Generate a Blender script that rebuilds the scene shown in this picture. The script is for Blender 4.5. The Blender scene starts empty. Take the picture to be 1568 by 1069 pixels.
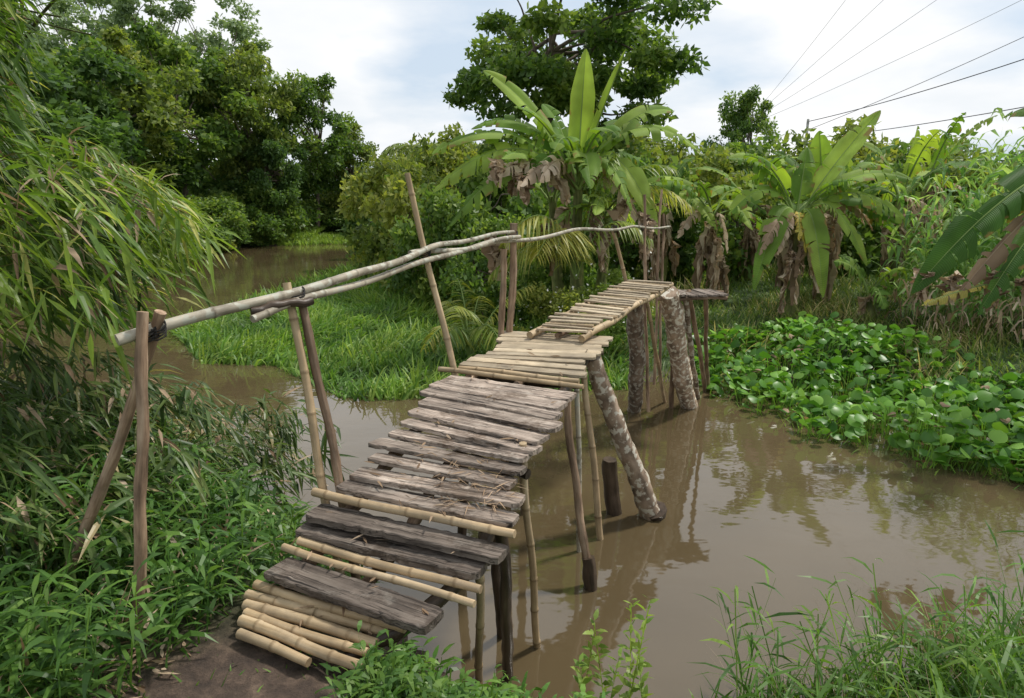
import bpy, math, numpy as np
from mathutils import Vector
R=np.random.RandomState
scene=bpy.context.scene
UP=np.array([0,0,1.0])
# ---------------------------------------------------------------- mesh builder
class MB:
    def __init__(s):
        s.V=[];s.Q=[];s.M=[];s.A=[];s.G=[];s.S=[];s.n=0;s.mats=[]
    def mi(s,m):
        if m not in s.mats: s.mats.append(m)
        return s.mats.index(m)
    def add(s,V,Q,mat,v=0.5,g=None,smooth=False):
        V=np.asarray(V,float).reshape(-1,3);Q=np.asarray(Q,int).reshape(-1,4)
        s.V.append(V);s.Q.append(Q+s.n);s.M.append(np.full(len(Q),s.mi(mat)))
        s.A.append(np.broadcast_to(np.asarray(v,float),(len(V),)).copy())
        s.G.append(V.copy() if g is None else np.asarray(g,float).reshape(-1,3))
        s.S.append(np.full(len(Q),smooth));s.n+=len(V)
    def mesh(s,name):
        V=np.concatenate(s.V);Q=np.concatenate(s.Q);me=bpy.data.meshes.new(name)
        me.vertices.add(len(V));me.vertices.foreach_set('co',V.ravel().astype('f'))
        me.loops.add(len(Q)*4);me.loops.foreach_set('vertex_index',Q.ravel().astype('i'))
        me.polygons.add(len(Q));me.polygons.foreach_set('loop_start',(np.arange(len(Q))*4).astype('i'))
        me.polygons.foreach_set('material_index',np.concatenate(s.M).astype('i'))
        me.polygons.foreach_set('use_smooth',np.concatenate(s.S).astype('?'))
        a=me.attributes.new('v','FLOAT','POINT');a.data.foreach_set('value',np.concatenate(s.A).astype('f'))
        g=me.attributes.new('gc','FLOAT_VECTOR','POINT');g.data.foreach_set('vector',np.concatenate(s.G).ravel().astype('f'))
        for m in s.mats: me.materials.append(m)
        me.update();me.validate();return me
    def obj(s,name,parent=None,loc=(0,0,0)):
        o=bpy.data.objects.new(name,s.mesh(name));scene.collection.objects.link(o)
        o.location=loc
        if parent: o.parent=parent
        return o
def inst(name,me,loc,rz=0,sc=(1,1,1),parent=None):
    o=bpy.data.objects.new(name,me);scene.collection.objects.link(o)
    o.location=loc;o.rotation_euler=(0,0,rz);o.scale=sc
    if parent:o.parent=parent
    return o
def empty(name):
    o=bpy.data.objects.new(name,None);scene.collection.objects.link(o);return o
def nrm(a): return a/np.maximum(np.linalg.norm(a,axis=-1,keepdims=True),1e-9)
# ---------------------------------------------------------------- materials
def newmat(name):
    m=bpy.data.materials.new(name);m.use_nodes=True;nt=m.node_tree;nt.nodes.clear();return m,nt
def N(nt,t,**k):
    n=nt.nodes.new(t)
    for a,b in k.items(): setattr(n,a,b)
    return n
def ramp(nt,stops,fac):
    r=nt.nodes.new('ShaderNodeValToRGB');e=r.color_ramp.elements
    while len(e)<len(stops): e.new(0.5)
    for x,(p,c) in zip(e,stops): x.position=p;x.color=(*c,1)
    nt.links.new(fac,r.inputs[0]);return r.outputs[0]
def attr(nt,n,out='Fac'): return N(nt,'ShaderNodeAttribute',attribute_name=n).outputs[out]
def mute(c,g):
    l=.25*c[0]+.65*c[1]+.1*c[2];return tuple(min(1,(x*.93+l*.07)*g) for x in c)
def leafmat(name,stops,tr=0.35,rough=0.5,spec=0.3,trc=(1.25,1.3,.55),vein=0,gain=1.0,simple=False):
    m,nt=newmat(name);L=nt.links.new
    col=ramp(nt,[(p,mute(c,gain)) for p,c in stops],attr(nt,'v'))
    if not simple:
        geo=N(nt,'ShaderNodeNewGeometry');ns=N(nt,'ShaderNodeTexNoise');ns.inputs['Scale'].default_value=2.3;ns.inputs['Detail'].default_value=2
        L(geo.outputs['Position'],ns.inputs['Vector'])
        mr=N(nt,'ShaderNodeMapRange');L(ns.outputs['Fac'],mr.inputs[0]);mr.inputs[1].default_value=.3;mr.inputs[2].default_value=.7;mr.inputs[3].default_value=.7;mr.inputs[4].default_value=1.3
        vm=N(nt,'ShaderNodeVectorMath',operation='SCALE');L(col,vm.inputs[0]);L(mr.outputs[0],vm.inputs[3]);col=vm.outputs[0]
    b=N(nt,'ShaderNodeBsdfPrincipled');b.inputs['Roughness'].default_value=rough;b.inputs['Specular IOR Level'].default_value=spec
    if vein:
        w=N(nt,'ShaderNodeTexWave',wave_type='BANDS',bands_direction='X');w.inputs['Scale'].default_value=vein;w.inputs['Distortion'].default_value=1.2
        L(attr(nt,'gc','Vector'),w.inputs['Vector'])
        bp=N(nt,'ShaderNodeBump');bp.inputs['Strength'].default_value=.35;bp.inputs['Distance'].default_value=.01
        L(w.outputs['Fac'],bp.inputs['Height']);L(bp.outputs[0],b.inputs['Normal'])
        mr2=N(nt,'ShaderNodeMapRange');L(w.outputs['Fac'],mr2.inputs[0]);mr2.inputs[3].default_value=.86;mr2.inputs[4].default_value=1.1
        v2=N(nt,'ShaderNodeVectorMath',operation='SCALE');L(col,v2.inputs[0]);L(mr2.outputs[0],v2.inputs[3]);col=v2.outputs[0]
        # browned margins: gc.z is 0 at the midrib and 1 at the leaf edge
        sx=N(nt,'ShaderNodeSeparateXYZ');L(attr(nt,'gc','Vector'),sx.inputs[0])
        n6=N(nt,'ShaderNodeTexNoise');n6.inputs['Scale'].default_value=5;n6.inputs['Detail'].default_value=5;L(geo.outputs['Position'],n6.inputs['Vector'])
        a6=N(nt,'ShaderNodeMath',operation='MULTIPLY_ADD');L(sx.outputs[2],a6.inputs[0]);a6.inputs[1].default_value=.3;L(n6.outputs['Fac'],a6.inputs[2])
        bf_=ramp(nt,[(.83,(0,0,0)),(.9,(.9,.9,.9))],a6.outputs[0])
        mxx=N(nt,'ShaderNodeMix',data_type='RGBA');L(bf_,mxx.inputs[0]);L(col,mxx.inputs[6]);mxx.inputs[7].default_value=(.3,.2,.08,1);col=mxx.outputs[2]
    L(col,b.inputs['Base Color'])
    t=N(nt,'ShaderNodeBsdfTranslucent');mu=N(nt,'ShaderNodeVectorMath',operation='MULTIPLY');mu.inputs[1].default_value=trc
    L(col,mu.inputs[0]);L(mu.outputs[0],t.inputs[0])
    mx=N(nt,'ShaderNodeMixShader');mx.inputs[0].default_value=tr;L(b.outputs[0],mx.inputs[1]);L(t.outputs[0],mx.inputs[2])
    o=N(nt,'ShaderNodeOutputMaterial');L(mx.outputs[0],o.inputs[0]);return m
def woodmat(name,c0,c1,c2,stretch=(3,30,30),rough=.7,lichen=None,bump=.5,node=None,bright=(.6,1.3),crack=False,dirt=None):
    """grain in gc coordinates: x runs along the piece; v = node / tone"""
    m,nt=newmat(name);L=nt.links.new
    g=attr(nt,'gc','Vector');mp=N(nt,'ShaderNodeMapping');mp.inputs['Scale'].default_value=stretch;L(g,mp.inputs[0])
    n1=N(nt,'ShaderNodeTexNoise');n1.inputs['Scale'].default_value=1;n1.inputs['Detail'].default_value=8;n1.inputs['Roughness'].default_value=.65;L(mp.outputs[0],n1.inputs['Vector'])
    col=ramp(nt,[(.3,c0),(.5,c1),(.72,c2)],n1.outputs['Fac']);hgt=n1.outputs['Fac']
    n2=N(nt,'ShaderNodeTexNoise');n2.inputs['Scale'].default_value=5;n2.inputs['Detail'].default_value=4;L(g,n2.inputs['Vector'])
    mr=N(nt,'ShaderNodeMapRange');L(n2.outputs['Fac'],mr.inputs[0]);mr.inputs[1].default_value=.3;mr.inputs[2].default_value=.7;mr.inputs[3].default_value=bright[0];mr.inputs[4].default_value=bright[1]
    sc=N(nt,'ShaderNodeVectorMath',operation='SCALE');L(col,sc.inputs[0]);L(mr.outputs[0],sc.inputs[3]);col=sc.outputs[0]
    def patch(scale,lo,hi,c,amt,col):
        n5=N(nt,'ShaderNodeTexNoise');n5.inputs['Scale'].default_value=scale;n5.inputs['Detail'].default_value=7;n5.inputs['Roughness'].default_value=.75;L(g,n5.inputs['Vector'])
        pf=ramp(nt,[(lo,(0,0,0)),(hi,(amt,amt,amt))],n5.outputs['Fac'])
        mx=N(nt,'ShaderNodeMix',data_type='RGBA');L(pf,mx.inputs[0]);L(col,mx.inputs[6]);mx.inputs[7].default_value=(*c,1);return mx.outputs[2]
    if crack:
        mp2=N(nt,'ShaderNodeMapping');mp2.inputs['Scale'].default_value=(1.6,34,20);L(g,mp2.inputs[0])
        n4=N(nt,'ShaderNodeTexNoise');n4.inputs['Scale'].default_value=1;n4.inputs['Detail'].default_value=3;n4.inputs['Distortion'].default_value=.4;L(mp2.outputs[0],n4.inputs['Vector'])
        ck=ramp(nt,[(.33,(.12,.12,.12)),(.42,(1,1,1)),(.49,(1,1,1)),(.5,(.3,.3,.3)),(.52,(1,1,1))],n4.outputs['Fac'])
        mm=N(nt,'ShaderNodeVectorMath',operation='MULTIPLY');L(col,mm.inputs[0]);L(ck,mm.inputs[1]);col=mm.outputs[0]
        ah=N(nt,'ShaderNodeMath',operation='ADD');L(hgt,ah.inputs[0]);L(ck,ah.inputs[1]);hgt=ah.outputs[0]
        col=patch(3.6,.53,.62,(.10,.07,.048),.75,col);col=patch(9,.56,.66,(.45,.40,.34),.5,col)
    if dirt: col=patch(4.5,.48,.68,dirt,.7,col)
    if lichen:
        n3=N(nt,'ShaderNodeTexNoise');n3.inputs['Scale'].default_value=22;n3.inputs['Detail'].default_value=5;L(g,n3.inputs['Vector'])
        f=ramp(nt,[(.52,(0,0,0)),(.58,(1,1,1))],n3.outputs['Fac'])
        mx=N(nt,'ShaderNodeMix',data_type='RGBA');L(f,mx.inputs[0]);L(col,mx.inputs[6]);mx.inputs[7].default_value=(*lichen,1);col=mx.outputs[2]
    v=attr(nt,'v')
    if node:
        mx=N(nt,'ShaderNodeMix',data_type='RGBA');L(v,mx.inputs[0]);L(col,mx.inputs[6]);mx.inputs[7].default_value=(*node,1);col=mx.outputs[2]
    else:
        mv=N(nt,'ShaderNodeMapRange');L(v,mv.inputs[0]);mv.inputs[3].default_value=.3;mv.inputs[4].default_value=1.5
        s2=N(nt,'ShaderNodeVectorMath',operation='SCALE');L(col,s2.inputs[0]);L(mv.outputs[0],s2.inputs[3]);col=s2.outputs[0]
    b=N(nt,'ShaderNodeBsdfPrincipled');b.inputs['Roughness'].default_value=rough;b.inputs['Specular IOR Level'].default_value=.3
    L(col,b.inputs['Base Color'])
    bp=N(nt,'ShaderNodeBump');bp.inputs['Strength'].default_value=bump;bp.inputs['Distance'].default_value=.006;L(hgt,bp.inputs['Height']);L(bp.outputs[0],b.inputs['Normal'])
    o=N(nt,'ShaderNodeOutputMaterial');L(b.outputs[0],o.inputs[0]);return m
M_plank=woodmat('weathered_plank',(.10,.075,.06),(.30,.24,.195),(.50,.425,.355),(2.2,45,45),.8,bump=.8,crack=True,bright=(.55,1.2))
M_tan=woodmat('tan_bamboo',(.28,.19,.1),(.48,.355,.21),(.6,.48,.32),(1.6,22,22),.55,node=(.12,.075,.035),bump=.25,bright=(.6,1.12),dirt=(.23,.17,.11))
M_pale=woodmat('split_bamboo',(.25,.19,.12),(.46,.37,.25),(.6,.52,.38),(2,30,30),.65,bump=.5,bright=(.6,1.1),dirt=(.24,.19,.14))
M_rail=woodmat('grey_bamboo',(.2,.17,.12),(.34,.30,.23),(.48,.44,.35),(2,20,20),.55,node=(.09,.065,.04),bump=.3,lichen=(.40,.39,.32),dirt=(.18,.15,.11))
M_post=woodmat('brown_post',(.07,.045,.028),(.21,.14,.09),(.36,.27,.19),(3,25,25),.8,bump=.9)
M_pile=woodmat('bark_pile',(.08,.06,.042),(.26,.19,.135),(.4,.31,.23),(6,10,10),.85,lichen=(.5,.46,.38),bump=1)
M_wet=woodmat('wet_wood',(.025,.017,.012),(.075,.052,.035),(.14,.1,.07),(3,20,20),.4,bump=1)
M_bark=woodmat('tree_bark',(.06,.045,.035),(.15,.12,.09),(.25,.21,.17),(4,14,14),.9)
M_rope=woodmat('dark_tie',(.01,.01,.01),(.02,.018,.016),(.04,.035,.03),(40,4,4),.7)
M_stem=woodmat('banana_stem',(.06,.06,.02),(.15,.18,.05),(.28,.25,.1),(3,18,18),.6)
M_culm=woodmat('green_culm',(.1,.13,.03),(.22,.24,.07),(.3,.3,.1),(3,18,18),.5)
M_dead=leafmat('dry_leaf',[(0,(.12,.07,.035)),(.5,(.36,.25,.15)),(1,(.6,.48,.35))],tr=.25,rough=.7,trc=(1.2,1,.7))
G1=2.0
M_tree=[leafmat('tree_leaf_a',[(0,(.02,.045,.010)),(.5,(.054,.10,.018)),(1,(.125,.17,.03))],gain=G1,tr=.45,simple=True),
        leafmat('tree_leaf_b',[(0,(.032,.055,.012)),(.5,(.09,.125,.022)),(1,(.18,.19,.035))],gain=G1,tr=.45,simple=True),
        leafmat('tree_leaf_c',[(0,(.016,.038,.010)),(.5,(.04,.08,.018)),(1,(.085,.14,.03))],gain=G1,tr=.45,simple=True),
        leafmat('tree_leaf_pale',[(0,(.09,.14,.07)),(.5,(.16,.22,.11)),(1,(.24,.31,.17))],gain=1.5,simple=True)]
M_grass=leafmat('lush_grass',[(0,(.04,.10,.014)),(.5,(.10,.2,.028)),(1,(.23,.31,.05))],tr=.45,rough=.42,gain=1.35)
M_mixg=leafmat('bank_grass',[(0,(.04,.09,.014)),(.5,(.10,.16,.025)),(.8,(.2,.21,.06)),(1,(.42,.33,.17))],tr=.4,gain=1.45)
M_weed=leafmat('weed_leaf',[(0,(.02,.055,.010)),(.5,(.055,.13,.018)),(1,(.12,.21,.03))],tr=.4,rough=.4,gain=1.4)
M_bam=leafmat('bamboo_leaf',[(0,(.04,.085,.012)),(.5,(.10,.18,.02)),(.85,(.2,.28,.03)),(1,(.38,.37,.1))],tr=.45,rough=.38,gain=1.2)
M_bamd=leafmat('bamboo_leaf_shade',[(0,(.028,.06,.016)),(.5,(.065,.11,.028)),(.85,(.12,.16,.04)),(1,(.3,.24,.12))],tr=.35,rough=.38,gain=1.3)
M_twig=leafmat('bamboo_twig',[(0,(.1,.1,.03)),(.5,(.2,.17,.06)),(1,(.3,.24,.1))],tr=.0)
M_ban=leafmat('banana_leaf',[(0,(.045,.11,.018)),(.5,(.12,.22,.03)),(1,(.28,.38,.06))],tr=.42,rough=.5,spec=.14,vein=5,gain=1.25,trc=(1.35,1.35,.4))
M_bany=leafmat('banana_leaf_yellow',[(0,(.35,.3,.05)),(.5,(.6,.45,.06)),(1,(.4,.42,.08))],tr=.35,rough=.5,vein=5)
M_rib=leafmat('banana_rib',[(0,(.14,.22,.05)),(1,(.26,.35,.1))],tr=.1,rough=.6,spec=.1)
M_palm=leafmat('palm_leaf',[(0,(.08,.15,.02)),(.5,(.2,.27,.03)),(1,(.45,.42,.08))],tr=.4,rough=.4)
M_hya=leafmat('hyacinth_leaf',[(0,(.035,.12,.012)),(.5,(.085,.22,.02)),(1,(.18,.35,.035))],tr=.3,rough=.38,spec=.35,gain=1.15)
M_reed=leafmat('reed_leaf',[(0,(.05,.12,.03)),(.5,(.12,.22,.05)),(1,(.28,.37,.15))],tr=.4,rough=.45,gain=1.6)
M_flower=leafmat('white_petal',[(0,(.7,.7,.65)),(1,(.8,.8,.75))],tr=.2,trc=(1,1,1))
# ---------------------------------------------------------------- generic shapes
def leafp(s): return np.maximum(np.sin(np.pi*np.clip(s,0,1)**.75),.03)
def grassp(s): return np.maximum((1-s)**.6,.04)
def roundp(s): return np.maximum(np.sqrt(np.clip(1-(2*s-1)**2,0,1)),.08)
def blades(mb,P,D,L,W,droop,mat,v,prof=leafp,nseg=3,side=None,fold=0.0,smooth=False,rng=None):
    n=len(P);D=nrm(D)
    if side is None:
        side=np.cross(D,UP)+(rng.normal(size=(n,3))*.35 if rng is not None else 0)
    side=side-(side*D).sum(1,keepdims=True)*D;side=nrm(side)
    s=np.linspace(0,1,nseg+1);L=np.broadcast_to(L,(n,));W=np.broadcast_to(W,(n,));droop=np.broadcast_to(droop,(n,))
    C=P[:,None,:]+D[:,None,:]*(L[:,None]*s)[...,None]
    C[...,2]-=(droop*L)[:,None]*s**2
    w=(W[:,None]/2*prof(s))[...,None]*side[:,None,:]
    nn=np.cross(side,D)[:,None,:]*(W[:,None]/2*prof(s)*fold)[...,None]
    if fold:
        V=np.stack([C-w+nn,C,C+w+nn],2);k=3
    else:
        V=np.stack([C-w,C+w],2);k=2
    m=(nseg+1)*k;q=[]
    for i in range(nseg):
        for j in range(k-1): q.append([i*k+j,i*k+j+1,(i+1)*k+j+1,(i+1)*k+j])
    Q=(np.arange(n)*m)[:,None,None]+np.array(q)[None]
    mb.add(V.reshape(-1,3),Q.reshape(-1,4),mat,np.repeat(np.broadcast_to(v,(n,)),m),smooth=smooth)
def cards(mb,P,rng,L,mat,v,up=.5,asp=.55,ax=None):
    n=len(P);nr=nrm(rng.normal(size=(n,3))+UP*up*2);a=rng.normal(size=(n,3));a[:,2]-=.4
    a=nrm(a-(a*nr).sum(1,keepdims=True)*nr);b=np.cross(nr,a);L=np.broadcast_to(L,(n,))[:,None]
    V=np.stack([P,P+a*L*.45+b*L*asp*.5,P+a*L,P+a*L*.45-b*L*asp*.5],1)
    mb.add(V.reshape(-1,3),np.arange(n*4).reshape(n,4),mat,np.repeat(v,4))
def spline(pts,n):
    pts=[np.array(p,float) for p in pts]
    if len(pts)==2: return np.array([pts[0]+(pts[1]-pts[0])*t for t in np.linspace(0,1,n)])
    P=[2*pts[0]-pts[1]]+pts+[2*pts[-1]-pts[-2]];out=[]
    for t in np.linspace(0,len(pts)-1-1e-6,n):
        i=int(t);f=t-i;a,b,c,d=P[i:i+4]
        out.append(.5*((2*b)+(-a+c)*f+(2*a-5*b+4*c-d)*f*f+(-a+3*b-3*c+d)*f**3))
    return np.array(out)
def loft(mb,C,rad,mat,v,section=None,sides=8,side=None,smooth=True,seed=0):
    """C (n,3) centres; rad (n,) or (n,2); closed ring + caps"""
    n=len(C);T=nrm(np.gradient(C,axis=0));ref=UP if abs(T[0][2])<.8 else np.array([0,1.,0])
    if side is None: S=nrm(np.cross(T,ref))
    else: S=nrm(np.broadcast_to(side,T.shape)-(T*side).sum(1,keepdims=True)*T)
    U=np.cross(S,T)
    if section is None:
        a=np.arange(8)*2*np.pi/8+np.pi/8;section=np.stack([np.cos(a),np.sin(a)],1)
    sec=np.broadcast_to(section,(n,8,2)) if np.ndim(section)==2 else section
    rad=np.asarray(rad,float)
    if rad.ndim==1: rad=np.stack([rad,rad],1)
    V=C[:,None]+S[:,None]*(sec[...,0]*rad[:,:1])[...,None]+U[:,None]*(sec[...,1]*rad[:,1:])[...,None]
    ln=np.concatenate([[0],np.cumsum(np.linalg.norm(np.diff(C,axis=0),axis=1))])
    off=R(seed+7).uniform(0,50,3)
    g=np.stack([np.broadcast_to(ln[:,None],(n,8)),sec[...,0]*rad[:,:1],sec[...,1]*rad[:,1:]],-1)+off
    q=[]
    for i in range(n-1):
        for j in range(8): q.append([i*8+j,i*8+(j+1)%8,(i+1)*8+(j+1)%8,(i+1)*8+j])
    vv=np.repeat(np.broadcast_to(v,(n,)),8)
    mb.add(V.reshape(-1,3),q,mat,vv,g.reshape(-1,3),smooth)
    cap=[[0,1,2,7],[2,3,6,7],[3,4,5,6]]
    mb.add(V[0],[c[::-1] for c in cap],mat,vv[0] if mat not in(M_tan,M_rail) else .25,g[0]);mb.add(V[-1],cap,mat,vv[-1] if mat not in(M_tan,M_rail) else .25,g[-1])
def pole(mb,pts,r0,r1,mat,seed=0,nodes=.22,wob=.006,v=.5):
    rng=R(seed);F=spline(pts,400);ln=np.linalg.norm(np.diff(F,axis=0),axis=1).sum()
    samp=lambda t:np.stack([np.interp(t*399,np.arange(400),F[:,i]) for i in range(3)],1)
    if nodes:
        k=max(1,int(ln/nodes));pos=[];base=np.linspace(0,1,6*k+1);ex=[]
        for i in range(1,k+1):
            p=(i-.5)/k+rng.uniform(-.18,.18)/k
            ex+= [p-.012/ln,p-.004/ln,p+.004/ln,p+.012/ln];pos.append(p)
        t=np.unique(np.clip(np.concatenate([base,ex]),0,1));C=samp(t)
        dn=np.min(np.abs(t[:,None]-np.array(pos)[None]),1)*ln
        vv=np.clip(1-dn/.009,0,1)*.8
        r=(r0+(r1-r0)*t)*(1+.16*np.exp(-(dn/.008)**2))
        ph=rng.uniform(0,6,3);C=C+wob*np.sin(t[:,None]*k*1.7+ph)
    else:
        t=np.linspace(0,1,max(12,int(ln/.06)));C=samp(t)
        r=(r0+(r1-r0)*t)*(1+rng.normal(size=len(t))*.06);C=C+wob*np.sin(t[:,None]*7+rng.uniform(0,6,3))+wob*.6*np.sin(t[:,None]*19+rng.uniform(0,6,3))
        vv=np.full(len(t),v)
    loft(mb,C,r,mat,vv,seed=seed)
def sstep(x): x=np.clip(x,0,1);return x*x*(3-2*x)
# ---------------------------------------------------------------- terrain
river=np.array([(-60,9),(-14,8.5),(-9,7.8),(-5.5,6.8),(-3.8,6.0),(-2.2,5.2),(-1.1,4.1),(-.4,3.2),(.1,2.65),(.9,2.4),(1.8,2.65),(3,2.85),(6,2.7),(12,1),(60,-9),
 (60,0),(14,4.8),(8,6.3),(5.5,7.6),(4.2,8.6),(2.9,9.2),(1.6,9.0),(.3,8.9),(-1.1,8.6),(-1.9,8.5),(-3.4,10.3),(-4.55,10.4),(-5.8,12.4),(-5.9,15),(-5.6,19),(-5,28),(-4.8,34),(-6,36),(-10,37),(-14,34),(-13,26),(-12.5,20.5),(-13.5,16),(-17,13.5),(-60,15)],float)
def sdf(X,Y,poly=river):
    P=np.stack([X,Y],-1).reshape(-1,2);d=np.full(len(P),1e9);ins=np.zeros(len(P),bool)
    for i in range(len(poly)):
        a=poly[i];b=poly[(i+1)%len(poly)];e=b-a;t=np.clip(((P-a)@e)/(e@e),0,1)
        d=np.minimum(d,np.linalg.norm(P-a-t[:,None]*e,axis=1))
        c=((a[1]>P[:,1])!=(b[1]>P[:,1]));
        with np.errstate(all='ignore'): xi=a[0]+(P[:,1]-a[1])/(b[1]-a[1]+1e-12)*e[0]
        ins^=c&(P[:,0]<xi)
    return np.where(ins,-d,d).reshape(np.shape(X))
def ground(X,Y):
    X=np.asarray(X,float);Y=np.asarray(Y,float);d=sdf(X,Y)
    near=sstep((8-Y)/3.)*(Y<8.4)
    island=sstep((1.5-X)/2)*(1-near)*(X>-11)
    hm=near*.74+(1-near)*(island*.16+(1-island)*(.35+.45*sstep((d-1)/5)))
    w=near*.9+(1-near)*1.6
    h=hm*sstep(d/w)+.03*np.sin(X*2.1+Y)*np.cos(Y*1.7-X)*sstep(d)+np.clip(d-14,0,60)*.012
    return np.where(d>0,h,-.6*sstep(-d/1.2))
ax=np.unique(np.concatenate([-np.geomspace(9,320,26)[::-1],np.arange(-9,12,.15),np.geomspace(12,320,26)]))
ay=np.unique(np.concatenate([-np.geomspace(2,150,14)[::-1]+0,np.arange(-2,14,.15),np.arange(14,40,.6),np.geomspace(40,420,22)]))
X,Y=np.meshgrid(ax,ay);Z=ground(X,Y);nx,ny=len(ax),len(ay)
Z=Z+np.where((sdf(X,Y)>.1)&(Y<4),.012*np.sin(X*17+3*np.sin(Y*9))*np.sin(Y*15+2*np.sin(X*7)),0)
I=np.arange(nx*ny).reshape(ny,nx)
tb=MB()
mt,nt=newmat('soil_and_turf');Lk=nt.links.new
geo=N(nt,'ShaderNodeNewGeometry');n1=N(nt,'ShaderNodeTexNoise');n1.inputs['Scale'].default_value=11;n1.inputs['Detail'].default_value=10;n1.inputs['Roughness'].default_value=.7;Lk(geo.outputs['Position'],n1.inputs['Vector'])
soil=ramp(nt,[(.3,(.03,.02,.015)),(.52,(.085,.057,.04)),(.62,(.14,.095,.067)),(.75,(.24,.18,.12))],n1.outputs['Fac'])
turf=ramp(nt,[(.3,(.02,.04,.01)),(.6,(.05,.09,.02)),(.8,(.09,.12,.03))],n1.outputs['Fac'])
mx=N(nt,'ShaderNodeMix',data_type='RGBA');Lk(attr(nt,'v'),mx.inputs[0]);Lk(soil,mx.inputs[6]);Lk(turf,mx.inputs[7])
bb=N(nt,'ShaderNodeBsdfPrincipled');bb.inputs['Roughness'].default_value=.9;Lk(mx.outputs[2],bb.inputs['Base Color'])
bp=N(nt,'ShaderNodeBump');bp.inputs['Strength'].default_value=1;bp.inputs['Distance'].default_value=.05;Lk(n1.outputs['Fac'],bp.inputs['Height']);Lk(bp.outputs[0],bb.inputs['Normal'])
o=N(nt,'ShaderNodeOutputMaterial');Lk(bb.outputs[0],o.inputs[0])
dd=sdf(X,Y);path=np.exp(-(((X+1.0)/.75)**2+((Y-1.6)/1.1)**2)**1.5)
tv=np.clip(sstep((dd-.1)/.5)-path*1.5,0,1)
tb.add(np.stack([X,Y,Z],-1).reshape(-1,3),np.stack([I[:-1,:-1],I[:-1,1:],I[1:,1:],I[1:,:-1]],-1).reshape(-1,4),mt,tv.ravel(),smooth=True)
tb.obj('ground')
# water
mw,nt=newmat('muddy_water');Lk=nt.links.new
geo=N(nt,'ShaderNodeNewGeometry');n1=N(nt,'ShaderNodeTexNoise');n1.inputs['Scale'].default_value=.5;n1.inputs['Detail'].default_value=4;Lk(geo.outputs['Position'],n1.inputs['Vector'])
wc=ramp(nt,[(.3,(.075,.055,.028)),(.7,(.105,.078,.042))],n1.outputs['Fac'])
mp=N(nt,'ShaderNodeMapping');mp.inputs['Scale'].default_value=(1,1.5,1);Lk(geo.outputs['Position'],mp.inputs[0])
n2=N(nt,'ShaderNodeTexNoise');n2.inputs['Scale'].default_value=1.8;n2.inputs['Detail'].default_value=3;Lk(mp.outputs[0],n2.inputs['Vector'])
bp=N(nt,'ShaderNodeBump');bp.inputs['Strength'].default_value=.17;bp.inputs['Distance'].default_value=.03;Lk(n2.outputs['Fac'],bp.inputs['Height'])
b=N(nt,'ShaderNodeBsdfPrincipled');b.inputs['Roughness'].default_value=.04;b.inputs['IOR'].default_value=1.7;Lk(wc,b.inputs['Base Color']);Lk(bp.outputs[0],b.inputs['Normal'])
o=N(nt,'ShaderNodeOutputMaterial');Lk(b.outputs[0],o.inputs[0])
wb=MB();wb.add([(-70,-12,0),(70,-12,0),(70,45,0),(-70,45,0)],[[0,1,2,3]],mw);wb.obj('water')
# ---------------------------------------------------------------- bridge
bridge=empty('wooden_footbridge')
ST=[((-1.125,2.635),(-.473,2.370),.80),((-1.018,2.722),(-.258,2.302),.90),((-.95,2.899),(-.091,2.535),.98),((-.866,3.012),(-.067,2.67),1.08),((-.756,3.16),(.017,2.842),1.15),((-.695,3.362),(.034,3.018),1.22),((-.57,3.693),(.166,3.224),1.29),((-.443,4.094),(.305,3.625),1.35),((-.327,4.476),(.442,4.218),1.38),((-.127,4.784),(.58,4.68),1.40),((-.032,5.4),(.741,5.194),1.42)]
SL=np.array([(*a,z) for a,b,z in ST]);SR=np.array([(*b,z) for a,b,z in ST])
S0L=np.array([-1.105,2.50,.775]);S0R=np.array([-.56,2.24,.775])   # near end, resting on the bank
def dk(f):
    if f<0: return SL[0]-(SL[0]-S0L)*(-f),SR[0]-(SR[0]-S0R)*(-f)
    i=min(int(f),9);t=f-i;return SL[i]*(1-t)+SL[i+1]*t,SR[i]*(1-t)+SR[i+1]*t
def plank(mb,A,B,w,th,mat,v,seed,rough=1.):
    rng=R(seed);n=34;C=spline([A,B],n);t=np.linspace(0,1,n)
    d=nrm(B-A);sd=nrm(np.cross(d,UP))
    def wob():
        k=rng.uniform(-1,1,4);return sum(k[j]*np.sin(t*(2+3*j)+rng.uniform(0,6))/(1.5+j*j) for j in range(4))
    C[:,2]+=.003*wob()*rough+rng.uniform(-.004,.004)+np.linspace(-1,1,n)*rng.uniform(-.005,.005)
    tilt=rng.uniform(-.1,.1)
    a=w/2*(1+.07*wob()*rough+rng.normal(size=n)*.02*rough)*(1+np.linspace(-1,1,n)*rng.uniform(-.1,.1))
    e=np.ones(n)
    e[0]*=rng.uniform(.6,.97);e[-1]*=rng.uniform(.6,.97)
    if rough>1:
        for _ in range(2):
            k=rng.randint(1,n-1);e[k]*=rng.uniform(.82,.95)
    a=a*e;C+=sd*(.004*wob()[:,None])
    sec=np.array([(1,-.6),(1,.8),(.94,1.),(0,.99),(-.94,1.),(-1,.8),(-1,-.6),(0,-1)])
    S=np.broadcast_to(sec,(n,8,2)).copy();S[:,:,1]+=rng.normal(size=(n,8))*.05*rough;S[:,:,0]+=rng.normal(size=(n,8))*.012
    S[:,:,1]+=S[:,:,0]*tilt*w/th*.5
    loft(mb,C,np.stack([a,np.full(n,th/2)],1),mat,v,section=S,smooth=False,seed=seed)
db=MB();rng=R(5)
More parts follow.
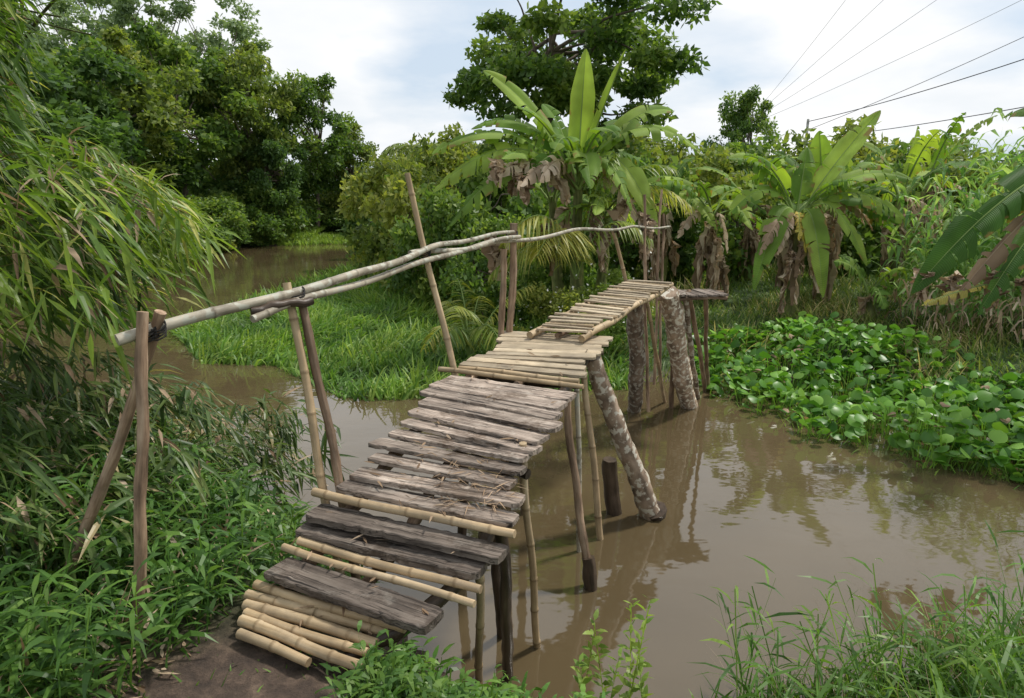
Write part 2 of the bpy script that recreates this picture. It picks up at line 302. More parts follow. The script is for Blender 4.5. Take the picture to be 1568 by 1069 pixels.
items=[(-1.5,'b'),(-1.12,'b'),(-.76,'b'),(-.4,'b'),(-.02,'b'),(.32,'b'),(.9,'d'),(1.42,'b'),(1.64,'b'),(2.0,'d'),(2.5,'d'),(3.0,'b'),
 (3.45,'p'),(4.0,'p'),(4.55,'p'),(5.05,'p'),(5.4,'p'),(5.72,'p'),(6.05,'p'),(6.36,'p'),(6.66,'p'),(6.95,'p'),(7.22,'p'),(7.5,'b'),(7.7,'b'),(7.98,'l'),(8.25,'l'),(8.52,'l'),(8.8,'l'),(9.02,'l'),(9.2,'l'),(9.38,'l'),(9.56,'l'),(9.74,'l'),(9.92,'l')]
for k,(f,ty) in enumerate(items):
    A,B=dk(f);d=nrm(B-A)
    nf=items[k+1][0] if k+1<len(items) else f+.2
    A2,B2=dk(nf);sp=np.linalg.norm((A2+B2-A-B)/2*np.array([1,1,0]))
    A=A-d*rng.uniform(-.02,.05);B=B+d*rng.uniform(-.03,.05)
    if ty=='b':
        if k==0: B=A+(B-A)*.62
        r=rng.uniform(.021,.026) if f<.5 else rng.uniform(.017,.022)
        A=A+UP*(r);B=B+UP*r
        if f in(3.0,7.5): A=A-d*.06;B=B+d*.05;A=A+UP*.012;B=B+UP*.012
        pole(db,[A,(A+B)/2+UP*rng.uniform(-.006,.01),B],r,r*.85,M_tan,seed=k,nodes=.2,wob=.004)
    elif ty=='l':
        plank(db,A+UP*.012,B+UP*.012,min(.1,sp*1.0),.022,M_pale,rng.uniform(.35,.65),k,.7)
    elif ty=='d':
        plank(db,A+UP*.018,B+UP*.018,{.9:.15,2.0:.13,2.5:.135}[f],.04,M_plank,rng.uniform(.1,.2),k,1.3)
    else:
        plank(db,A+UP*.012,B+UP*.012,min(.16,sp*1.06),.028,M_plank,rng.choice([.38,.52,.62,.7,.8])+rng.uniform(-.04,.04),k,1.2)
L2a,R2a,L2b,R2b=[np.array(p) for p in((.16,5.12,1.47),(.54,4.98,1.47),(1.17,6.9,1.63),(1.53,6.65,1.63))]
for k,t in enumerate(np.linspace(0.02,1,24)):
    A=L2a+(L2b-L2a)*t;B=R2a+(R2b-R2a)*t;d=nrm(B-A);A=A-d*rng.uniform(-.02,.06);B=B+d*rng.uniform(-.02,.07)
    B=B+np.array([0,rng.uniform(-.03,.03),0])
    if k%4==2: pole(db,[A+UP*.03,B+UP*.035],.014,.012,M_tan,seed=100+k,nodes=.2,wob=.002)
    else: plank(db,A+UP*(.035+.012*math.sin(t*3.1)),B+UP*.035,rng.uniform(.045,.07),.018,M_pale,rng.uniform(.3,.75),200+k,.8)
for (a,b_) in((L2a,L2b),(R2a,R2b)):
    e=nrm(b_-a);pole(db,[a-e*.05,(a+b_)/2+UP*.01,b_+e*.12],.028,.024,M_tan,seed=int(a[0]*100)+9,nodes=.25,wob=.006)
pole(db,[(L2a+R2a)/2,(L2b+R2b)/2+np.array([0,0,.0])],.022,.02,M_post,seed=77,nodes=0)
for k in range(6):
    t=k/5;A=np.array([1.55+.55*t,7.35+.05*t,1.5]);B=A+np.array([.1,-.42,0]);plank(db,A,B,.1,.022,M_plank,.25+.1*(k%3),300+k)
pole(db,[(1.5,6.95,1.47),(2.25,7.05,1.47)],.02,.02,M_post,seed=78,nodes=0);pole(db,[(1.5,7.3,1.46),(2.3,7.4,1.47)],.02,.02,M_post,seed=79,nodes=0)
lr=R(9);n=120;f=lr.uniform(3.2,5,n);P=np.array([dk(x)[1]*(u)+dk(x)[0]*(1-u) for x,u in zip(f,lr.beta(4,1.6,n))])+UP*.035
blades(db,P,np.c_[lr.normal(size=(n,2)),lr.uniform(-.05,.1,n)],lr.uniform(.04,.13,n),.005,.05,M_dead,lr.uniform(.1,.6,n),rng=lr)
n=80;f=lr.uniform(-.5,9,n);P=np.array([dk(x)[1]*(u)+dk(x)[0]*(1-u) for x,u in zip(f,lr.uniform(.05,.95,n))])+UP*.04
blades(db,P,np.c_[lr.normal(size=(n,2)),lr.uniform(-.05,.05,n)],lr.uniform(.04,.1,n),.012,.05,M_dead,lr.uniform(0,.7,n),rng=lr)
db.obj('deck_planks',bridge)
sb=MB()
for off,(r) in((.1,.035),(.5,.03),(.9,.035)):
    pts=[];
    for f in(0.2,2.5,5,7.5,10): A,B=dk(f);pts.append(A*(1-off)+B*off-UP*(.045))
    pole(sb,pts,r,r*.9,M_post if off!=.9 else M_wet,seed=int(off*40),nodes=0)
A,B=dk(-.9);A3,B3=dk(.9)
pole(sb,[A*.85+B*.15-UP*.04,A3*.85+B3*.15-UP*.05],.03,.03,M_wet,60,0);pole(sb,[A*.2+B*.8-UP*.04,A3*.2+B3*.8-UP*.05],.03,.03,M_wet,61,0)
for f in(2.9,5.6,8.2,9.9):
    A,B=dk(f);d=nrm(B-A);pole(sb,[A+d*.03-UP*.1,B-d*.03-UP*.1],.028,.026,M_wet,seed=int(f*9),nodes=0,v=.3)
def post(a,b,r0,r1,m,seed,nodes=0,v=.5,wob=.006): pole(sb,[np.array(a,float),np.array(b,float)],r0,r1,m,seed,nodes,wob,v)
post((1.19,5.08,-.2),(.58,4.78,1.36),.09,.066,M_pile,1,wob=.012,v=.65);post((1.17,5.05,-.2),(1.13,5.03,.06),.092,.09,M_wet,2)
post((2.22,8.1,-.2),(1.60,6.93,1.54),.105,.11,M_pile,3,v=.95,wob=.012);post((1.5,7.9,-.2),(1.26,6.9,1.52),.085,.09,M_pile,4,v=.3,wob=.012)
post((1.97,8.3,-.2),(1.36,6.87,1.5),.02,.02,M_tan,5,.25)
post((.53,3.99,-.3),(.34,4.22,1.35),.03,.024,M_post,6,v=.7,wob=.009);post((.55,3.98,-.3),(.49,4.04,.2),.055,.045,M_wet,7)
post((.7,4.66,-.3),(.5,4.76,1.42),.027,.023,M_tan,8,.27);post((.17,3.47,-.3),(.05,3.2,1.30),.022,.02,M_tan,9,.22)
post((.85,5.12,-.3),(.77,5.07,.48),.07,.06,M_wet,10);post((-.18,3.32,-.3),(-.14,2.62,1.0),.022,.02,M_tan,11,.3,v=.3)
post((0,3.28,-.3),(-.05,2.78,1.1),.03,.03,M_wet,12);post((.5,4.5,-.3),(.44,4.45,1.32),.018,.018,M_rail,13,.3)
post((-.05,3.6,-.3),(-.1,3.2,1.12),.03,.028,M_wet,14);post((-.35,4.2,-.3),(-.3,4.1,1.3),.035,.03,M_wet,15);post((.1,5.1,-.3),(.08,5.1,1.38),.04,.035,M_post,16)
post((2.55,8.65,0),(1.88,7.2,1.52),.028,.026,M_post,17,v=.8);post((2.6,8.75,0),(2.08,7.3,1.48),.026,.024,M_post,18,v=.7);post((1.95,8.0,-.2),(1.75,7.2,1.5),.03,.028,M_post,19)
post((2.35,8.3,0),(1.78,7.0,1.5),.032,.03,M_pile,20)
sb.obj('support_piles',bridge)
hb=MB()
def hpost(a,b,r0,r1,m,seed,nodes=0,v=.5,wob=.006): pole(hb,[np.array(a,float),np.array(b,float)],r0,r1,m,seed,nodes,wob,v)
hpost((-1.57,2.5,.5),(-1.46,2.66,2.05),.026,.022,M_post,31,v=.8);hpost((-2.3,2.9,.3),(-1.41,2.72,2.04),.026,.022,M_post,32,v=.9,wob=.009)
hpost((-.8,3.0,.3),(-1.05,3.19,2.10),.022,.019,M_tan,33,.24);hpost((-.72,3.05,.3),(-1.0,3.21,2.06),.024,.02,M_post,34,v=.6,wob=.009)
hpost((-.22,4.4,.6),(-.65,4.33,2.64),.024,.018,M_tan,35,.27)
hpost((-.06,5.38,-.2),(.01,5.39,2.29),.034,.03,M_post,36,v=.95,wob=.01);hpost((-.1,5.3,-.2),(-.06,5.33,2.1),.03,.026,M_post,37,v=.8,wob=.01)
hpost((1.3,7.2,1.3),(1.0,6.89,2.17),.022,.018,M_tan,38,.25);hpost((1.55,7.45,.1),(1.43,7.6,2.52),.02,.015,M_post,39,v=.9);hpost((1.7,7.9,.3),(1.7,8.0,2.58),.018,.014,M_post,40,v=.9);hpost((1.78,7.95,.3),(1.74,8.0,2.3),.018,.014,M_post,41,v=.7)
pole(hb,[(-1.56,2.62,1.945),(-1.04,3.17,2.06),(-.75,3.75,2.11),(-.52,4.30,2.18),(-.28,4.8,2.21),(.02,5.33,2.235)],.0245,.013,M_rail,51,.24,.008)
pole(hb,[(-1.14,2.98,1.98),(-.98,3.22,2.02),(-.74,3.8,2.065),(-.50,4.32,2.11),(-.22,4.85,2.17),(.05,5.32,2.19)],.018,.016,M_rail,52,.26,.010)
pole(hb,[(-.62,4.2,2.15),(-.3,4.7,2.16),(.04,5.34,2.165),(.55,6.1,2.20),(1.05,6.92,2.185),(1.45,7.55,2.17),(1.85,8.1,2.14)],.018,.012,M_rail,53,.3,.012)
pole(hb,[(-1.17,3.0,2.0),(-.95,3.2,2.02)],.024,.02,M_wet,54,0)
def tie(c,r,seed):
    t=np.linspace(0,1,60);rg=R(seed);C=np.array(c)+np.stack([np.cos(t*26)*r,np.sin(t*26)*r*.8,(t-.5)*.05+np.sin(t*26)*.02],1)+rg.normal(size=(60,3))*.002
    loft(hb,C,np.full(60,.0035),M_rope,.5,seed=seed)
for i,(c,r) in enumerate([((-1.47,2.7,1.965),.035),((-1.02,3.2,2.04),.04),((-.55,4.33,2.15),.035),((0,5.36,2.2),.045),((1.02,6.91,2.18),.028),((1.44,7.58,2.17),.028),((-1.43,2.71,1.97),.03)]): tie(c,r,i)
hb.obj('handrail',bridge)
# ---------------------------------------------------------------- trees
def crown(mb,rng,c,rad,ncl,nleaf,ls,mat,cl=(.2,.34),flat=.65,tone=.5,shell=(.45,.95),zmin=-1):
    cs=[]
    while len(cs)<ncl:
        d=nrm(rng.normal(size=3));
        if d[2]<zmin: continue
        cs.append(np.array(c)+d*rng.uniform(*shell)*np.array(rad))
    cs=np.array(cs);per=nleaf//ncl;rm=(rad[0]+rad[1])/2
    for k in cs:
        r=rm*rng.uniform(*cl);d=nrm(rng.normal(size=(per,3)))*(rng.uniform(0,1,(per,1))**.4)*r*np.array([1,1,flat])
        d[:,2]-=.12*(d[:,0]**2+d[:,1]**2)/r
        v=np.clip(tone+rng.uniform(-.25,.25)+rng.normal(size=per)*.18,0,1)
        cards(mb,k+d,rng,ls*rng.uniform(.6,1.35,per),mat,v)
    return cs
def make_tree(seed,H,Rr,cb,ncl,nleaf,ls,mat,tone=.5,tr=.16,shell=(.45,.95),cl=(.2,.34),flat=.65):
    mb=MB();rng=R(seed);top=np.array([rng.uniform(-.5,.5),rng.uniform(-.5,.5),cb+(H-cb)*.55])
    cs=crown(mb,rng,(0,0,(cb+H)/2),(Rr,Rr,(H-cb)/2),ncl,nleaf,ls,mat,tone=tone,shell=shell,cl=cl,flat=flat)
    mid=top*.5+rng.normal(size=3)*[.2,.2,0];pole(mb,[(0,0,-.3),mid,top],tr,tr*.4,M_bark,seed,0,.03)
    for k in cs[::2]:
        t=rng.uniform(.35,.95);s=mid*(1-t)*1.0+top*t;pole(mb,[s,(s+k)/2+UP*rng.uniform(-.3,.3),k],tr*.35,tr*.06,M_bark,seed+3,0,.02)
    return mb.mesh('tree_mesh')
TR=[make_tree(11,9,3.2,1.2,60,15000,.26,M_tree[0],.5,cl=(.14,.3)),make_tree(12,9,3.0,1.5,55,14000,.25,M_tree[1],.45,cl=(.14,.3)),make_tree(13,9,3.4,1.0,60,15000,.27,M_tree[2],.5,cl=(.14,.3)),make_tree(14,9,2.7,2.0,45,11000,.24,M_tree[0],.75,cl=(.14,.3))]
PALE=make_tree(15,12,3.0,4,60,11000,.2,M_tree[3],.5,.12,cl=(.12,.22))
SHR=[make_tree(21,2.4,1.6,-.2,30,6500,.15,M_tree[0],.6,.04),make_tree(22,2.4,1.5,-.2,28,6500,.14,M_tree[1],.6,.04)]
def gz(x,y): return float(ground(np.array([x]),np.array([y]))[0])
rt=R(3)
def tree(i,x,y,s,sz=None):
    me=TR[i];inst('tree',me,(x,y,max(gz(x,y),0)-.1),rt.uniform(0,6),(s,s,sz or s))
for (i,x,y,s,sz) in [(2,-14.5,19,1.0,.85),(0,-17.5,21,1.1,1.0),(2,-15.5,24,.95,.95),(3,-19,26,1.2,1.05),(1,-15.8,29,1.0,1.0),(2,-19,31,1.2,1.05),(0,-16.2,34.5,1.1,1.12),(1,-13.6,37.5,.9,1.15),(3,-16.5,41,1.1,1.2),(0,-11.4,40.5,.85,.98),(1,-9.6,43,.75,.78),(3,-6.4,46,.8,.7),(0,-4,46,.8,.7),(1,-2.2,40,.75,.62),(2,-18,16.5,1,.8),(2,-12.6,36.8,.6,.75),(1,-1,34,.7,.6),(3,1.5,33,.8,.6),(1,-3.2,37,.7,.5),(2,4,36,.9,.7),(1,7,38,.8,.6),(1,-6.5,43,.6,.55)]:
    tree(i,x,y,s,sz)
for (x,y,s) in [(-17.5,43,1.2),(-20.5,43,1.3),(-23,42,1.3),(-26,44,1.3)]: inst('pale_tree',PALE,(x,y,0),x,(s,s,s))
sh=empty('riverside_shrubs')
for k in range(40):
    if k<28: x,y=np.interp(k,[0,8,16,22,27],[-13.8,-12.7,-13.8,-14.2,-12.6]),np.interp(k,[0,8,16,22,27],[15.5,21,28,34,38])
    else: x,y=np.interp(k,[28,39],[-12,-5]),np.interp(k,[28,39],[42.5,42])
    x+=rt.uniform(-.7,.2);y+=rt.uniform(-.3,.6);s=rt.uniform(.8,1.5)
    inst('shrub',SHR[int(rt.rand()<.35)],(x,y,0),rt.uniform(0,6),(s,s,s*rt.uniform(.8,1.1)),sh)
big=make_tree(31,10,3.7,3.6,50,24000,.2,M_tree[0],.6,.16,shell=(.4,1.05),cl=(.15,.26),flat=.42)
inst('spreading_tree',big,(1.2,20,-.1),2.4,(1,1,1))
inst('round_tree',TR[0],(15.2,46,.5),1,(.75,.75,.98))
inst('round_tree',TR[3],(12.3,38,.5),2,(.7,.7,.55))
far=empty('distant_trees')
for k in range(36):
    a=-1.3+2.65*(k+rt.rand())/36;d=rt.uniform(55,75);x=d*math.sin(a);y=d*math.cos(a)
    inst('tree_part',TR[k%4],(x,y,.5),rt.uniform(0,6),(1.4,1.4,rt.uniform(.5,.75)),far)
th=empty('thicket')
for (x,y,s,sz,i) in [(-2.2,16,.9,1.3,1),(-1.2,14,.8,1.2,0),(-3.2,19,1.1,1.4,1),(0,15,1.1,1.6,0),(-.4,12.2,.6,.95,0),(2.2,14.5,1.1,1.5,0),(3.6,15,1,1.3,0),(5,16,1.1,1.4,1),(6.8,16,1.2,1.4,0),(8.5,17,1.3,1.5,0),(10.5,17,1.4,1.5,1),(13,18,1.5,1.6,0),(-4,24,1.2,1.5,0),(-2.5,26,1.4,2,1),(1,22,1.5,2.1,0),(4,22,1.5,1.9,1),(7.5,23,1.6,2.0,0),(11,24,1.7,2.0,1),(15,24,1.7,2.1,0),(-4.3,29,1.2,1.6,1),(.9,11.6,.55,.8,0)]:
    inst('shrub',SHR[i],(x,y,.2),rt.uniform(0,6),(s,s,sz),th)
fb=MB();rg=R(44);cs=crown(fb,rg,(.75,9.6,.65),(.85,.6,.7),34,8500,.06,M_tree[1],tone=.8)
cs2=crown(fb,rg,(1.5,10.0,.85),(.6,.5,.6),20,3500,.06,M_tree[0],tone=.9)
fl=cs[rg.randint(0,34,130)]+rg.normal(size=(130,3))*.18-np.array([0,.15,0]);cards(fb,fl,rg,.04,M_flower,np.full(130,.5),asp=.9)
fl=np.array([1.5,9.7,1.1])+rg.normal(size=(80,3))*[.3,.2,.25];cards(fb,fl,rg,.04,M_flower,np.full(80,.5),asp=.9)
fb.obj('flowering_shrub')
# ---------------------------------------------------------------- banana plants
def bez(B,C,T,n):
    t=np.linspace(0,1,n)[:,None];return (1-t)**2*B+2*t*(1-t)*C+t*t*T
def banana_leaf(mb,B,T,arch,W,rng,mat=None,v=.5,tat=.5,roll=None,ctrl=.42):
    mat=mat or M_ban;B=np.array(B,float);T=np.array(T,float);C=B+(T-B)*ctrl+UP*arch;n=41;K=bez(B,C,T,n)
    Tn=nrm(np.gradient(K,axis=0));L=np.linalg.norm(np.diff(K,axis=0),axis=1).sum()
    chord=nrm(T-B);hz=np.array([chord[1],-chord[0],0.]);
    if np.linalg.norm(hz)<.25: hz=np.array([1.,rng.normal()*.3,0])
    hz=nrm(hz);side=nrm(hz-(Tn@hz)[:,None]*Tn);nr=np.cross(side,Tn)
    if roll is None: roll=rng.uniform(-.6,.6)
    roll=roll*np.linspace(.5,1.1,n)[:,None]
    side=nrm(side*np.cos(roll)+nr*np.sin(roll));nr=np.cross(side,Tn)
    s=np.linspace(0,1,n);st=.2;u=np.clip((s-st)/(1-st),0,1);w=W/2*np.clip(u/.22,0,1)**.7*np.clip((1-u)/.4,0,1)**.6;w[-1]=.012;w[s<=st]=.0
    i0=int(np.argmax(w>0))-1
    if tat>.12: tat=min(1,tat+.3)
    for sg in(-1,1):
        i=max(i0,0);w_=w.copy();w_[i]=.02
        while i<n-1:
            g=rng.randint(6,16) if rng.rand()>tat else rng.randint(1,5)
            if tat<.1: g=n
            j=min(i+g,n-1);m=j-i
            sag=(rng.uniform(.0,1.2) if g<6 else rng.uniform(0,.35))*tat+.12;V=[];q=[];gg=[];cut=1-(.3*rng.rand()*tat if g<6 else 0)
            vv=np.clip(v+rng.normal()*.1-(sag-.12)*.15,0,1)
            for a in range(i,j+1):
                pin=(.32 if (a==i and i>i0+1) else -.32 if (a==j and j<n-1) else 0)*(L/n)*(1.6 if m>1 else 1)
                for fr in(0,.35,.7,1):
                    p=K[a]+side[a]*sg*w_[a]*fr*cut+nr[a]*(w_[a]*.26*math.sin(fr*2.1))
                    dd=sag*w_[a]*fr**2;p=p-UP*dd*.9-side[a]*sg*dd*.35+Tn[a]*(pin*fr+w_[a]*fr*.25)
                    V.append(p);gg.append((s[a]*L*4,fr*w_[a]*sg,fr))
            for a in range(m):
                for b in range(3): q.append([a*4+b,a*4+b+1,a*4+5+b,a*4+4+b])
            mb.add(V,q,mat,vv,gg,True);i=j
    r=np.linspace(.022,.004,n);loft(mb,K-nr*.004,r,M_rib if mat is not M_dead else M_dead,.6)
def dead_leaf(mb,B,ln,rng,W=.24):
    B=np.array(B,float);o=rng.normal(size=2)*.12;n=12
    C=B+np.array([o[0],o[1],.12]);T=B+np.array([o[0]*1.2,o[1]*1.2,-ln]);K=bez(B,C,T,n)
    for k in range(7):
        a=rng.uniform(0,np.pi);sd=np.array([math.cos(a),math.sin(a),0]);w=W*np.sin(np.linspace(.15,3.0,n))**.7*rng.uniform(.35,1,n)
        off=rng.normal(size=(n,3))*.025
        A=K+off;Bv=K+off+sd*w[:,None]*.5+rng.normal(size=(n,3))*.02
        V=np.stack([A,Bv],1).reshape(-1,3);q=[[i*2,i*2+1,i*2+3,i*2+2] for i in range(n-1)]
        mb.add(V,q,M_dead,rng.uniform(.1,1),smooth=False)
def pseudostem(mb,a,b,r0,r1,seed):
    pole(mb,[a,(np.array(a)+np.array(b))/2+np.array([.03,0,0]),b],r0,r1,M_stem,seed,0,.01,.6)
def rleaves(mb,B,n,rng,L=(1.2,1.8),W=(.38,.5),el=(-.5,.95),tat=.65,v=(.2,1.0)):
    a0=rng.uniform(0,6)
    for k in range(n):
        a=a0+k*2.4+rng.normal()*.2;e=rng.uniform(*el);l=rng.uniform(*L)
        T=np.array(B)+np.array([math.cos(a)*math.cos(e),math.sin(a)*math.cos(e),math.sin(e)])*l*.9
        banana_leaf(mb,B,T,l*.45*math.cos(e)+.05,rng.uniform(*W),rng,v=rng.uniform(*v),tat=tat,roll=rng.uniform(.0,.75)*(-1 if math.cos(a)>0 else 1)*(1 if rng.rand()<.75 else -1))
def troll(dx,m=.75): return -m*(1 if dx>0 else -1)
b1=MB();rg=R(61);cb=np.array([.98,10.6,2.6])
pseudostem(b1,(1.0,10.65,.2),cb+[0,0,.05],.15,.07,1);pseudostem(b1,(.75,10.9,.2),(.62,10.9,2.5),.13,.06,2);pseudostem(b1,(1.35,10.8,.2),(1.45,10.8,2.2),.12,.06,3)
for (dx,dy,dz,ar,W,v,t) in [(-1.4,.1,1.7,.6,.4,.85,.4),(-.95,-.3,1.15,.6,.46,.6,.5),(-2.15,-.2,.5,1.15,.46,.75,.6),(-2.15,-.3,-.05,1.2,.46,.95,.6),(-1.95,-.5,-.6,1.3,.44,.7,.7),(-1.6,.3,.9,1.0,.44,.5,.5),(.1,.1,2.0,.1,.38,.9,.0),(.65,-.1,1.95,.1,.54,1.0,.12),(1.45,.2,1.15,.85,.46,.75,.5),(1.8,-.1,.55,1.15,.46,.9,.6),(1.15,-.5,-.65,1.6,.48,.95,.5),(.5,-.7,.7,.8,.46,.5,.4),(-.4,-.8,.5,.9,.46,.55,.5),(.9,.5,.9,.8,.44,.4,.5),(-.5,.6,1.3,.5,.42,.4,.3),(.1,-1.0,.0,1.0,.44,.6,.6),(-.9,-.6,-.2,1.1,.44,.5,.8),(1.4,.5,.1,1.0,.44,.4,.7),(.7,-.8,-.3,1.1,.44,.7,.6)]:
    banana_leaf(b1,cb+rg.normal(size=3)*.04,cb+np.array([dx,dy,dz]),ar,W,rg,v=v,tat=t,roll=troll(dx,rg.uniform(.3,.8)) if abs(dx)>.7 else rg.uniform(-.3,.3))
rleaves(b1,(.62,10.9,2.35),5,rg,el=(-.3,.6));rleaves(b1,(1.45,10.8,2.1),5,rg,el=(-.4,.5))
for (x,y,z,l) in[(.15,10.1,2.9,.4),(.0,10.2,2.85,.35),(-.25,10.1,2.95,.3),(.35,10.1,2.8,.4),(.75,10.3,2.3,.5),(1.7,10.1,2.4,.5),(1.9,10.0,2.2,.6),(1.2,10.1,2.3,.5),(.5,10.2,2.1,.7),(1.5,10.2,2.0,.6),(2.05,10.0,2.1,.5),(.1,9.95,2.75,.35),(1.95,9.9,2.1,.45),(-.3,9.9,1.9,.5),(-.1,10.0,1.8,.5)]: dead_leaf(b1,(x,y,z),l,rg,.3)
for (dx,dy,dz,v) in [(-1.35,-.6,.1,.95),(-.9,-.85,.0,.8),(-.6,-.9,.1,.9)]: banana_leaf(b1,cb,cb+np.array([dx,dy,dz]),.7,.36,rg,mat=M_dead,v=v,tat=.9,roll=.8)
banana_leaf(b1,cb,cb+np.array([1.0,-.6,-.7]),.9,.35,rg,mat=M_dead,v=.8,tat=.8,roll=-.8)
banana_leaf(b1,(.9,10.4,1.9),(-.2,10.2,1.35),.5,.45,rg,v=.7,tat=.6,roll=.8);banana_leaf(b1,(.7,10.4,1.8),(-.35,10.1,1.5),.4,.25,rg,mat=M_bany,v=.3,tat=.7)
b1.obj('banana_plant')
def banana(name,x,y,h,n,seed,L=(1.2,1.8),dead=8,yel=0,explicit=()):
    mb=MB();rg=R(seed);g=gz(x,y);B=np.array([x,y,h]);pseudostem(mb,(x+.05,y,g-.1),B,.13,.06,seed)
    rleaves(mb,B,n,rg,L=L)
    for e in explicit: banana_leaf(mb,B,B+np.array(e[:3]),e[3],e[4]+.02,rg,v=e[5],tat=e[6],roll=troll(e[0],.6))
    for k in range(dead):
        a=rg.uniform(0,6);dead_leaf(mb,(x+.15*math.cos(a),y+.12*math.sin(a)-.12,h-rg.uniform(.0,.7)),rg.uniform(.6,1.1),rg)
    if dead>5:
        for k in range(2): banana_leaf(mb,B,B+np.array([rg.uniform(-.9,.9),-.5,rg.uniform(-.9,-.2)]),.6,.32,rg,mat=M_dead,v=rg.uniform(.5,1),tat=.9,roll=.5)
    for k in range(yel): banana_leaf(mb,B,B+np.array([rg.uniform(-.5,.1),-.4,-.3-.2*k]),.5,.28,rg,mat=M_bany,v=.5,tat=.8)
    mb.obj(name)
banana('banana_plant',4.75,11.6,2.1,4,71,explicit=[(1.2,0,1.75,.2,.46,.95,.11),(-1.2,0,1.0,.7,.42,.6,.4),(1.75,-.2,.65,.8,.42,.7,.5),(1.7,-.4,-.1,1.0,.42,.85,.5),(-.8,-.5,-1.1,1.2,.4,.6,.4),(.3,-.6,-1.2,1.2,.38,.8,.3),(-1.2,-.2,.1,.9,.42,.7,.5),(1.0,-.5,-.7,1.1,.42,.9,.4),(.2,.3,1.2,.2,.4,.5,.3)],dead=11,yel=2)
banana('banana_plant',5.5,12.3,2.2,6,72,explicit=[(-.2,0,1.4,.1,.46,.6,.1)])
banana('banana_plant',3.7,12.8,2.1,8,73,dead=9);banana('banana_plant',7.0,12.6,2.4,6,74,explicit=[(-.8,0,1.0,.5,.42,.7,.3),(.1,-.1,1.3,.1,.46,.95,.1)])
banana('banana_plant',6.4,14,2.3,8,75);banana('banana_plant',2.9,13.5,2.3,7,77);banana('banana_plant',5.0,14.5,2.2,8,78,L=(1.4,2))
banana('banana_plant',8.6,14.6,2.6,7,79,L=(1.4,2));banana('banana_plant',5.9,11.2,.9,5,81,L=(.7,1.0),dead=2)
bf=MB();rg=R(90);B=np.array([5.75,6.75,2.75]);pseudostem(bf,(5.9,6.85,0),B,.14,.08,90)
for (dx,dy,dz,ar,W,v,t,rl) in [(-1.95,-.3,-1.15,.8,.44,.0,.5,.9),(-1.5,-.6,-1.3,.6,.36,.05,.7,.9),(-1.1,.2,-.6,.5,.4,.0,.6,.8),(-.65,-.7,.9,.4,.45,.4,.3,-.4),(.5,0,1.4,.2,.45,.6,.2,.3),(1.2,-.4,.2,.7,.45,.5,.3,.5),(.7,.9,.4,.7,.45,.5,.3,.5),(-.3,1.2,.6,.6,.45,.5,.3,.5)]:
    banana_leaf(bf,B,B+np.array([dx,dy,dz]),ar,W,rg,v=v,tat=t,roll=rl)
for (x,y,z,l) in[(3.95,6.45,1.75,.22),(4.2,6.5,1.7,.2),(4.55,6.4,1.75,.3),(4.8,6.4,1.7,.25)]: dead_leaf(bf,(x,y,z),l,rg)
banana_leaf(bf,B,B+np.array([-1.6,-.4,-1.2]),.5,.3,rg,mat=M_dead,v=.35,tat=.9,roll=.8)
banana_leaf(bf,(4.7,6.4,1.7),(3.85,6.35,1.5),.1,.18,rg,mat=M_bany,v=.2,tat=.9,roll=.5)
bf.obj('banana_plant')
# ---------------------------------------------------------------- palm fronds
def frond(mb,B,C,T,ll,rng,v=.5,nl=44,w=.03):
    B,C,T=[np.array(a,float) for a in(B,C,T)];K=bez(B,C,T,nl);Tn=nrm(np.gradient(K,axis=0));S=nrm(np.cross(Tn,UP));s=np.linspace(0,1,nl)
    loft(mb,K,np.linspace(.018,.004,nl),M_rib,.5)
    for sg in(-1,1):
        i=np.arange(5,nl);D=S[i]*sg+Tn[i]*.55+rng.normal(size=(len(i),3))*.08
        blades(mb,K[i],D,ll*np.sin(np.pi*np.clip(s[i]*.85+.12,0,1))**.6,w,.55+rng.uniform(0,.3,len(i)),M_palm,np.clip(v+rng.normal(size=len(i))*.12,0,1),nseg=4,rng=rng)
p=MB();rg=R(33);O=np.array([.95,10.1,1.3])
for (c,t,l,v) in [((.6,9.9,2.8),(-.1,9.6,1.9),.55,.8),((.75,9.8,2.6),(.35,9.4,1.7),.5,1.),((.5,9.9,2.3),(-.3,9.8,1.4),.5,.7),((.8,9.8,2.5),(.6,9.3,1.75),.5,.9),((1.3,10,2.6),(2.0,9.9,1.9),.45,.5),((1.2,10.2,2.9),(1.5,10.2,3.1),.45,.4),((1.6,10.6,3.3),(2.7,10.5,2.35),.55,.85),((1.5,10.8,3.3),(2.5,10.8,2.9),.5,.4)]:
    frond(p,O,c,t,l,rg,v)
p.obj('young_coconut_palm')
p=MB();O=np.array([-.6,9.6,.15])
for k in range(9):
    a=rg.uniform(0,6.28);frond(p,O,O+[.3*math.cos(a),.3*math.sin(a),1.0],O+[.9*math.cos(a),.8*math.sin(a),rg.uniform(.3,1.2)],.35,rg,rg.uniform(.1,.9),30)
p.obj('palm_seedling')
p=MB();O=np.array([-5.2,40,4.6])
for k in range(12):
    a=k*.55;frond(p,O,O+[1.0*math.cos(a),1.0*math.sin(a),1.4],O+[2.3*math.cos(a),2.0*math.sin(a),rg.uniform(-.4,.6)],1.0,rg,.45,30,.09)
pole(p,[(-5.1,40,0),(-5.3,40,3),O],.15,.1,M_bark,5,0);p.obj('coconut_palm')
